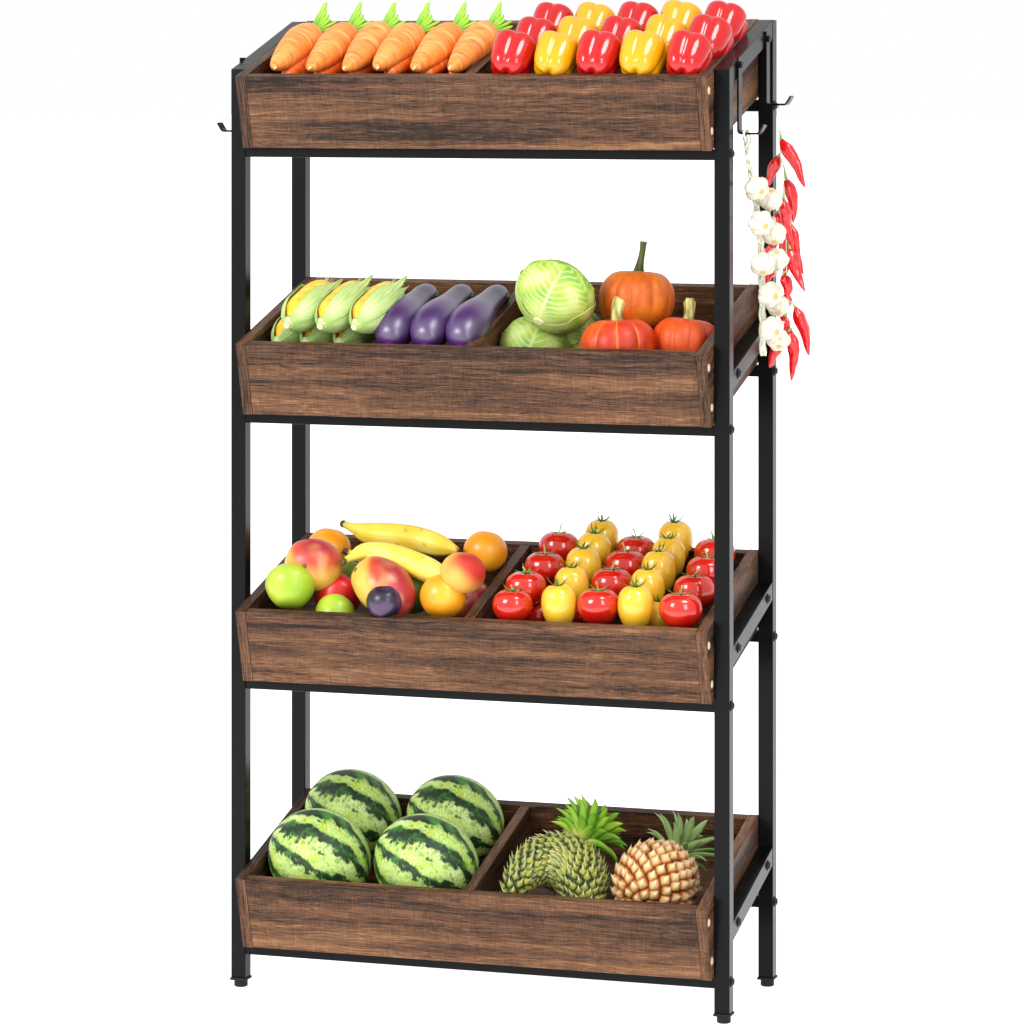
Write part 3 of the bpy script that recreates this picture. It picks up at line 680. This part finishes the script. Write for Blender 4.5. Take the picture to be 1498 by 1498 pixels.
# mangoes
def mango(label, P, axis, spin, sc2, scarpos, shift=0., dark=0, fx=.2, fz=1., MR=None):
    prof = [(0, -.052), (.012, -.0505), (.026, -.042), (.036, -.022), (.040, .000), (.0365, .022), (.027, .040), (.013, .0495), (0, .0515)]
    def cf(a, t, v):
        n = nz((v[0]*18+shift, v[1]*18, v[2]*18)); n2 = nz((v[0]*60, v[1]*60, v[2]*60))
        wv = MR @ Vector(v); f = (wv.x*fx+wv.z*fz)*26 + n*.7 + dark
        c = mixc(lin((216, 166, 66)), lin((190, 66, 46)), sm(-.35, .35, f)); c = mixc(c, lin((150, 32, 50)), sm(.35, 1.1, f)*.8)
        c = mixc(c, lin((168, 176, 62)), sm(-.5, -1.2, f)*.5); return mixc(c, lin((240, 214, 130)), sm(-.1, .6, nz((v[0]*50, v[1]*50, v[2]*50)))*.22)
    def ex(root):
        a = scarpos; V, F, _ = revolve([(0, .0030), (.0016, .0034), (.0026, .0018), (.0034, .0026), (.0046, .0010), (.0052, -.002)], 18, 16)
        z = a[2]; M = frame_z(a, a, (0, 1, 0)); MB().add([M @ Vector(q) for q in V], F, lin((120, 84, 50))).build('stem_scar', pks, root)
    return fruit('mango', 'mango', prof, smf, cf, label, P, axis, spin, sc2, 'mangoes in the third crate', radf=lambda a, t: 1+.05*cos(a)-.04*cos(2*a), offs=lambda t: (.004*sin(t*pi), 0), extra=ex)
def mango_at(label, P, axis, spin, sc2, px, py, wl, shift, dark, fx=.2, fz=1.):
    # scar on the surface where the photo shows it, in the mango's own frame
    M = frame_z(P, axis, (0, -1, .01), sc2, spin); toc = (Vector((CX, CY, CZ0))-P).normalized()
    # ray against ellipsoid
    Mi = M.inverted(); o = Mi @ Vector(Cc); r = ray(px, py); dd = (Mi.to_3x3() @ Vector(r))
    A3 = Vector((1/.0405, 1/.0405, 1/.0515)); o2 = Vector([o[i]*A3[i] for i in range(3)]); d2 = Vector([dd[i]*A3[i] for i in range(3)])
    a_, b_, c_ = d2.dot(d2), 2*o2.dot(d2), o2.dot(o2)-1; disc = max(0, b_*b_-4*a_*c_); k = (-b_-math.sqrt(disc))/(2*a_)
    hit = (o+dd*k)*1.035
    return mango(label, P, axis, spin, sc2, hit, shift, dark, fx, fz, M.to_3x3())
mango_at('red and yellow mango at the left, behind the bright green apple', at(3, 459, 828, .160), (.75, .35, -.25), .9, (1.03, 1.03, .92), 446, 828, 0, 0, -.28, .45, .9)
mango_at('red and yellow mango in the middle, lying behind the dark plum', at(3, 561, 862, .142), (.62, -.15, -.45), .7, (1.06, 1.06, 1.12), 523, 835, 0, 3, .0, 1.0, .45)
mango_at('dark reddish mango low between the front orange and the divider', at(3, 684, 882, .085), (.3, .9, .1), .7, (.9, .9, .9), 690, 860, 0, 5, .8)
# plum
def plc(a, t, v):
    n = nz((v[0]*50, v[1]*50, v[2]*50)); return mixc(lin((34, 24, 42)), lin((70, 48, 82)), sm(-.05, .5, n))
fruit('plum', 'plum', sph(.0288, .0280, .1, .02), smf, plc, 'small dark purple plum at the front rim in front of the middle mango', at(3, 562, 880, .138), (.1, -.5, .8), extra=scar(lin((60, 44, 40)), .0257, .002))
# bananas
banm = pmat('banana_peel', None, .42, .4, 25, .06, 120, .06)
def banana(label, pts, rads, flip=1):
    P = [at(3, *q) for q in pts]; base = P[0].copy(); root = tag(empty('banana', Matrix.Translation(base)), label, 'banana', 'bananas in the third crate')
    P = [p_-base for p_ in P]; rads = [q_*(1.12 if q_ > .01 else 1) for q_ in rads]; m = 50; path = resamp([list(p_) for p_ in P], m); rs = resamp([[r, 0] for r in rads], m)[:, 0]
    V, F = tube(path, list(rs), 30, None, lambda a: 1+.045*cos(5*a+1.2)); C = []
    for i in range(m):
        for j in range(30):
            v = V[i*30+j]; n = nz(v*35); n2 = nz(v*160); t = i/(m-1)
            c = mixc(lin((238, 208, 62)), lin((244, 220, 104)), .5+n*1.2); c = mixc(c, lin((196, 196, 70)), sm(.20, .03, t)*.8); c = mixc(c, lin((226, 180, 40)), sm(.7, 1, cos(5*(2*pi*j/30)+1.2))*.35)
            c = mixc(c, lin((130, 90, 30)), sm(.5, .62, n2)*.5); c = mixc(c, lin((90, 66, 30)), sm(.985, 1, t)); C.append(c)
    MB().add(V, F, C).build('peel', banm, root)
    d = (Vector(path[0])-Vector(path[2])).normalized(); q = Vector(path[0]); V, F = tube([q-d*.004, q+d*.002, q+d*.006, q+d*.007], [rads[0]*1.05, rads[0]*1.2, rads[0]*1.12, rads[0]*.6], 12, 10)
    MB().add(V, F, [mixc(lin((110, 84, 44)), lin((60, 44, 26)), .5+1.5*nz(v*300)) for v in V]).build('stem_end', pks, root)
    return root
banana('upper banana lying across the back of the fruit pile', [(504, 767, .175), (517, 772, .175), (540, 780, .172), (575, 784, .170), (612, 789, .165), (645, 798, .160), (672, 806, .155)], [.0052, .0085, .0155, .0185, .0185, .0155, .004])
banana('lower banana in front, its tip passing under the peach', [(503, 821, .180), (515, 815, .180), (535, 808, .178), (565, 812, .176), (600, 823, .170), (635, 838, .160), (665, 855, .150)], [.0046, .0070, .0140, .0178, .0182, .0165, .006])
banana('short hidden banana, only its stem end showing between the two long bananas', [(507, 807, .163), (522, 812, .158), (545, 824, .150), (570, 832, .142), (596, 838, .135)], [.0045, .006, .013, .016, .008])

# ================================================ BOTTOM CRATE
# ---- watermelons
wmm = pmat('watermelon_rind', None, .48, .35, 160, .22)
def make_melon():
    root = tag(empty('watermelon'), 'x', 'watermelon'); R = .083; H = .088
    DK, MD, LG, YL = lin((26, 48, 26)), lin((62, 120, 42)), lin((186, 210, 118)), lin((176, 194, 66))
    edges = [(.25, .16), (1.05, .20), (1.75, .13), (2.35, .20), (3.1, .17), (3.85, .2), (4.6, .14), (5.2, .2), (5.85, .13)]
    def cf(a, t, v):
        q = Vector(v)/R; n1 = noise.fractal(q*2.2, .9, 2.2, 4); n2 = noise.fractal(q*9+Vector((3, 1, 7)), .8, 2.2, 3); n3 = nz(q*26)
        aa = a+.16*n1+.055*n2+.02*n3; best = 9; bi = 0
        for i, (e0, wd) in enumerate(edges):
            d = abs((aa-e0+pi) % (2*pi)-pi)/wd
            if d < best: best, bi = d, i
        core = sm(1.18, .85, best+.55*n2+.25*n3+.45*abs(nz(q*1.7))+.02); halo = sm(2.6, 1.0, best+1.0*n2+.6*n3)
        c = mixc(LG, YL, sm(.0, .5, nz(q*5+Vector((9, 9, 9)))+.4*n3)*.8); c = mixc(c, lin((214, 228, 160)), sm(.05, .5, n1)*.6)
        c = mixc(c, MD, halo*(.12+.5*sm(0, .3, n3))); c = mixc(c, mixc(MD, DK, sm(-.3, .3, nz(q*4)+.25*(bi % 2)+.2)), core)
        c = mixc(c, MD, sm(.3, .55, n2+.4*n3)*.6)
        return c
    V, F, C = revolve([(R*sin(x), -H*cos(x)) for x in np.linspace(0, pi, 150)], 260, 150, None, None, cf, resample=False)
    MB().add(V, F, C).build('rind', wmm, root)
    V, F = tube([(0, 0, H-.001), (.0015, 0, H+.003), (.004, .001, H+.006)], [.0022, .0016, .0018], 8, 6); MB().add(V, F, lin((96, 90, 50))).build('stem', pks, root)
    return root
MEL = make_melon()
for i, (x, y, wl, s_, lab) in enumerate([(468, 1255, .110, .955, 'striped green watermelon at the front left of the bottom crate'), (624, 1264, .110, .965, 'striped green watermelon at the front, against the divider'),
                                         (517, 1193, .112, .92, 'striped green watermelon at the back left of the bottom crate'), (666, 1202, .112, .92, 'striped green watermelon at the back, against the divider')]):
    place(MEL, frame_z(at(4, x, y, wl), (.86, .06, -.40), (0, -1, .3), (s_*.985, s_*.985, s_*1.03), 2.2), lab, 'watermelons in the bottom crate')
# ---- pineapples
pnm = pmat('pineapple_rind', None, .5, .35, 140, .22, 160, .35)
pnl = pmat('pineapple_leaf', None, .42, .4, 60, .15)
def pineapple(label, k, skel, cell, pal, crown_at, crown_dir, leaves, leafpal, seed, tipdir, group=None, spike=.5):
    base = skel[0][0].copy(); root = tag(empty('pineapple', Matrix.Translation(base)), label, 'pineapple', 'pineapples in the bottom crate')
    pts = [list(p_-base) for p_, r in skel]; L = sum((Vector(pts[i+1])-Vector(pts[i])).length for i in range(len(pts)-1)); m = 60
    path = resamp(pts, m); rs = resamp([[r, 0] for p_, r in skel], m)[:, 0]
    rs[0] = max(.0005, rs[0]); fr = frames(path)
    V, F = tube(path, list(rs*.95), 40); mb = MB(); mb.add(V, F, pal['gap'])
    rr = random.Random(seed); tip = Vector(tipdir).normalized()
    # eyes: staggered rings of little four-sided pyramids with a spiky bract
    s = cell*.2; ring = 0; cum = [0]
    for i in range(m-1):
        dr = rs[i+1]-rs[i]; cum.append(cum[-1]+math.hypot((Vector(path[i+1])-Vector(path[i])).length, dr))
    while s < cum[-1]-cell*.2:
        i = max(q for q in range(m) if cum[q] <= s); i = min(i, m-2); f = (s-cum[i])/(cum[i+1]-cum[i]+1e-9)
        p0 = Vector(path[i]).lerp(Vector(path[i+1]), f); r = rs[i]*(1-f)+rs[i+1]*f; t, u, v = fr[i][1:]
        dr = rs[i+1]-rs[i]; dl = (Vector(path[i+1])-Vector(path[i])).length
        for j in (0,):
            a = ring*2.399963+rr.uniform(-.05, .05); rad = u*cos(a)+v*sin(a)
            nrm = (rad*dl-t*dr).normalized(); c = p0+rad*r*.95; side = t.cross(rad).normalized(); fwd = nrm.cross(side).normalized()
            if fwd.dot(t) < 0: fwd = -fwd
            if (tip.dot(fwd)) < 0 and abs(tip.dot(fwd)) > .3: fs = -1
            else: fs = 1
            hw = cell*.62*rr.uniform(.92, 1.06); hl = cell*.68*rr.uniform(.92, 1.06); h = cell*pal['h']*rr.uniform(.8, 1.25)
            # rings: base, mid shoulder, inner top, spike
            Vs = []; Cs = []; nn = 12
            tone = rr.uniform(0, 1)
            for lev, (sc3, hh, cc) in enumerate(((1.0, -.15, pal['gap']), (.86, .34, mixc(pal['edge'], pal['edge2'], tone)), (.58, .76, mixc(pal['mid'], pal['mid2'], tone)), (.28, .98, mixc(pal['top'], pal['mid2'], tone*.5)))):
                for q in range(nn):
                    b_ = 2*pi*q/nn; x = cos(b_); y = sin(b_); k_ = 1/(abs(x)**1.25+abs(y)**1.25)**(1/1.25)
                    Vs.append(c+side*x*k_*hw*sc3+fwd*fs*(y*k_*hl*sc3+(.15*hl if lev == 3 else 0))+nrm*h*hh+nrm*rr.uniform(-.03, .03)*h); Cs.append(cc)
            Vs.append(c+nrm*h*(1.05+spike)+fwd*fs*hl*(.35+spike*.9)+tip*cell*.25*spike+side*rr.uniform(-.15, .15)*hw); Cs.append(pal['spike'])
            Fs = []
            for lev in range(3):
                for q in range(nn): Fs.append((lev*nn+q, lev*nn+(q+1) % nn, (lev+1)*nn+(q+1) % nn, (lev+1)*nn+q))
            for q in range(nn): Fs.append((3*nn+q, 3*nn+(q+1) % nn, 4*nn))
            mb.add(Vs, Fs, Cs)
        s += cell*cell*.80/(2*pi*max(r, cell*.45)); ring += 1
    mb.build('rind', pnm, root, weld=False)
    mb = MB(); ca = crown_at-base; cdv = Vector(crown_dir).normalized(); e1 = cdv.orthogonal().normalized(); e2 = cdv.cross(e1)
    nl, Lmax, wmax, spread = leaves
    for i in range(nl):
        f = i/(nl-1); a = i*2.39996; el = (1-f)**.8*spread+.05; d = (cdv*cos(el)+(e1*cos(a)+e2*sin(a))*sin(el)).normalized(); out = (e1*cos(a)+e2*sin(a))
        L2 = Lmax*(.66+.42*math.sin(pi*min(1, f*1.15)))*rr.uniform(.88, 1.1); p0 = ca+out*.009*(1-f)+cdv*.026*f
        p1 = p0+d*L2*.4+cdv*.004; p2 = p0+d*L2*.78+cdv*.004; p3 = p0+d*L2+out*.006*(1-f)-cdv*.002*(1-f)
        V, F = blade([p0, p1, p2, p3], [wmax*.75, wmax*1.0, wmax*.62, .0003], cdv.cross(d).cross(d)*-1+cdv*.01 if abs(cdv.dot(d)) < .999 else e1, .0010, 14, .45, 6)
        n = len(V); cA = mixc(leafpal[0], leafpal[1], rr.uniform(0, 1)); C = []
        for q in range(n):
            t = (q//12)/13.; C.append(mixc(mixc(leafpal[2], cA, sm(0, .45, t)), leafpal[3], sm(.8, 1, t)*.4))
        mb.add(V, F, C)
    mb.build('crown', pnl, root); return root
K = 4; px = 1/905
brown = dict(gap=lin((92, 44, 14)), edge=lin((128, 60, 16)), edge2=lin((166, 92, 24)), mid=lin((190, 136, 66)), mid2=lin((206, 168, 116)), top=lin((220, 196, 152)), spike=lin((222, 200, 166)), h=.36)
cb = at(4, 959, 1294, .098); axb = (at(4, 998, 1240, .120)-cb).normalized()
skb = [(cb+axb*z, r) for z, r in ((-.062, .004), (-.058, .028), (-.045, .049), (-.024, .062), (.0, .066), (.026, .061), (.046, .049), (.060, .032), (.067, .014))]
pineapple('ripe golden brown pineapple with a grey-green crown, by the right crate wall', 4, skb, .0185, brown, cb+axb*.062, axb+Vector((.12, 0, .25)), (40, .064, .0075, 1.25), (lin((96, 128, 62)), lin((128, 152, 92)), lin((170, 184, 120)), lin((160, 170, 140))), 4, (0, .3, 1), spike=.35)
green = dict(gap=lin((28, 36, 18)), edge=lin((44, 64, 30)), edge2=lin((96, 104, 34)), mid=lin((62, 82, 40)), mid2=lin((164, 162, 50)), top=lin((132, 142, 78)), spike=lin((206, 200, 160)), h=.36)
def gp(x, y, wl): return at(4, x, y, wl)
skg = [(gp(850, 1334, .075), .010), (gp(852, 1322, .083), .026), (gp(852, 1304, .096), .036), (gp(848, 1284, .108), .043), (gp(832, 1266, .120), .046), (gp(808, 1258, .128), .042), (gp(784, 1264, .130), .034), (gp(766, 1278, .126), .026), (gp(754, 1296, .118), .0185), (gp(748, 1312, .105), .012), (gp(745, 1324, .095), .003)]
cg = gp(846, 1232, .132)
pineapple('dark green spiky pineapple curled over a gap, with a bright green crown, beside the divider', 4, skg, .0125, green, cg, Vector((.34, .75, .40)), (72, .061, .0095, 1.45), (lin((104, 160, 40)), lin((158, 196, 56)), lin((196, 204, 92)), lin((70, 140, 36))), 9, (-.2, .0, 1), spike=.75)

# ================================================ HANGING STRINGS
# ---- garlic braid on the front right hook
garm = pmat('garlic_skin', None, .45, .35, 60, .06, 140, .15)
cordm = pmat('pale_twine', None, .8, .2, 300, .2)
HY_ = .055
gb = tag(empty('garlic_braid', Matrix.Translation(on_y(1090, 192, HY_))), 'braid of white garlic bulbs hanging from the front right hook', 'garlic braid')
gorg = gb.matrix_world.translation.copy()
mb = MB(); cp = [(1089, 190), (1091, 205), (1094, 225), (1098, 248), (1103, 275), (1107, 305), (1111, 335), (1113.5, 365), (1114, 400), (1115, 440), (1115.5, 480), (1116, 520)]
cpts = resamp([list(on_y(u, v, HY_+.004)-gorg) for u, v in cp], 90)
for q in range(3):
    pth = []
    for i, c in enumerate(cpts):
        a = i*.42+q*2*pi/3; amp = .0034 if i > 16 else .0026; pth.append(Vector(c)+Vector((amp*sin(a), .0022*sin(2*a), 0)))
    V, F = tube(pth, [.0027 if i > 14 else .0019 for i in range(len(pth))], 8); mb.add(V, F, [mixc(lin((232, 232, 214)), lin((196, 198, 172)), .5+1.4*nz(v*300)) for v in V])
# loop over the hook
lp = [on_y(1091, 207, HY_)-gorg, on_y(1088, 196, HY_-.012)-gorg, on_y(1090, 191, HY_-.004)-gorg, on_y(1093, 190, HY_+.006)-gorg, on_y(1098, 203, HY_+.012)-gorg, on_y(1096, 215, HY_+.004)-gorg]
V, F = tube([list(x) for x in lp], [.0018]*6, 8, 30); mb.add(V, F, lin((226, 228, 212)))
mb.build('braided_cord', cordm, gb)
def garlic(P, axis, s_, seed):
    M = frame_z(P-gorg, axis, (0, -1, .2), s_*1.08, seed)
    nc = 6
    prof = [(0, .0015), (.005, .0), (.012, .002), (.0178, .010), (.0185, .017), (.0145, .025), (.0078, .031), (.0042, .036), (.0034, .044), (0, .045)]
    V, F, C = revolve(prof, 56, 34, lambda a, t: 1+.24*(abs(cos(a*nc/2+seed))**.7-.75)*sm(.95, .3, t)*sm(0, .12, t)+.04*sin(a+seed), None,
                      lambda a, t, v: mixc(mixc(lin((206, 201, 186)), lin((176, 166, 148)), .35+.9*nz((cos(a)*6, sin(a)*6, seed))), lin((206, 186, 130)), sm(.12, .02, t)*.6+sm(.8, 1, t)*.5))
    o = MB().add([M @ (Vector(v)-Vector((0, 0, .016))) for v in V], F, C).build('garlic_bulb', garm, gb)
    V, F, _ = revolve([(0, -.0012), (.0022, -.0016), (.0038, -.0008), (.0046, .0012)], 14, 8, lambda a, t: 1+.15*cos(6*a)); MB().add([M @ (Vector(v)-Vector((0, 0, .0158))) for v in V], F, lin((190, 158, 96))).build('root_plate', pks, o)
for i, (x, y, dY, ax, s_) in enumerate([(1127, 292, .012, (-.3, .5, -.9), .95), (1132, 341, .012, (-.2, .6, .8), .98), (1136, 380, .014, (-.2, .6, -.7), .95), (1138, 447, .014, (-.2, .7, .6), .9), (1139, 497, .014, (-.2, .7, .6), .92),
                                        (1107, 276, -.014, (-.5, .55, .2), 1.0), (1113, 327, -.014, (-.5, .6, .15), 1.02), (1116, 386, -.014, (-.15, .55, .6), 1.0), (1127, 431, -.012, (-.5, .55, .1), 1.0), (1129, 482, -.012, (-.5, .55, .15), 1.0)]):
    garlic(on_y(x, y, HY_+dY), ax, s_, i*1.3)
# ---- chilli string on the rear right hook
chm = pmat('chilli_skin', (198, 14, 22), .24, .5, 50, .14, 90, .2, coat=.4, croug=.1)
CY_ = .229
cs = tag(empty('chilli_string', Matrix.Translation(on_y(1139, 158, CY_))), 'string of red chilli peppers hanging from the rear right hook behind the garlic', 'chilli string')
corg = cs.matrix_world.translation.copy()
mb = MB(); sp = [(1139, 151), (1140, 190), (1142, 230), (1146, 270), (1147, 310), (1150, 350), (1151, 400), (1153, 440), (1156, 480)]
V, F = tube([list(on_y(u, v, CY_)-corg) for u, v in sp], [.0009]*len(sp), 6, 60); mb.add(V, F, lin((226, 226, 206)))
chl = [((1143, 205), (1177, 274), -.012), ((1139, 229), (1123, 274), .01), ((1150, 263), (1161, 326), .012), ((1146, 293), (1160, 366), -.01), ((1136, 312), (1142, 352), .0), ((1158, 330), (1175, 401), .012),
       ((1145, 346), (1149, 406), .01), ((1156, 366), (1177, 426), -.014), ((1145, 402), (1151, 440), .0), ((1153, 431), (1144, 470), .01), ((1164, 451), (1183, 520), -.012), ((1149, 464), (1154, 502), .004), ((1157, 485), (1158, 557), -.01), ((1141, 500), (1126, 538), .008), ((1131, 348), (1119, 372), .012), ((1134, 392), (1122, 412), .012)]
def nearest(u, v):
    q = min(sp, key=lambda s_: abs(s_[1]-(v-14))); return q
chs = []
for i, (a, b_, dy) in enumerate(chl):
    p0 = on_y(a[0], a[1], CY_+dy)-corg; p1 = on_y(b_[0], b_[1], CY_+dy)-corg; mid = (p0+p1)/2+Vector(((-1)**i*.004, .003, 0)); L = (p1-p0).length
    k = min(1, L/.07); R = .0098*(.8+.2*k)
    path = resamp([list(p0), list(p0.lerp(mid, .5)+Vector((.0005, 0, 0))), list(mid), list(mid.lerp(p1, .6)), list(p1)], 30); rs = resamp([[x, 0] for x in (R*.35, R*.98, R, R*.84, R*.62, R*.4, R*.1)], 30)[:, 0]
    V, F = tube(path, list(rs), 18, None, lambda a_: 1+.10*cos(3*a_+i)+.04*cos(7*a_))
    V = [v+Vector((nz(v*90+Vector((i, 0, 0))), nz(v*90+Vector((0, i, 5))), 0))*.0014 for v in V]
    o = MB().add(V, F).build('chilli', chm, cs)
    q = nearest(*a); s0 = on_y(q[0], min(q[1], a[1]-6), CY_)-corg
    ms = MB(); V, F = tube([list(s0), list(s0.lerp(p0, .5)+Vector((.001, 0, .002))), list(p0+Vector((0, 0, .001)))], [.0009, .0012, .003], 8, 10); ms.add(V, F, [mixc(lin((196, 210, 150)), lin((128, 158, 70)), j/len(V)) for j in range(len(V))])
    ms.build('chilli_stem', tcal, o)
mb.build('thread', cordm, cs)
for o in bpy.data.objects:
    if '_used' in o.keys(): del o['_used']
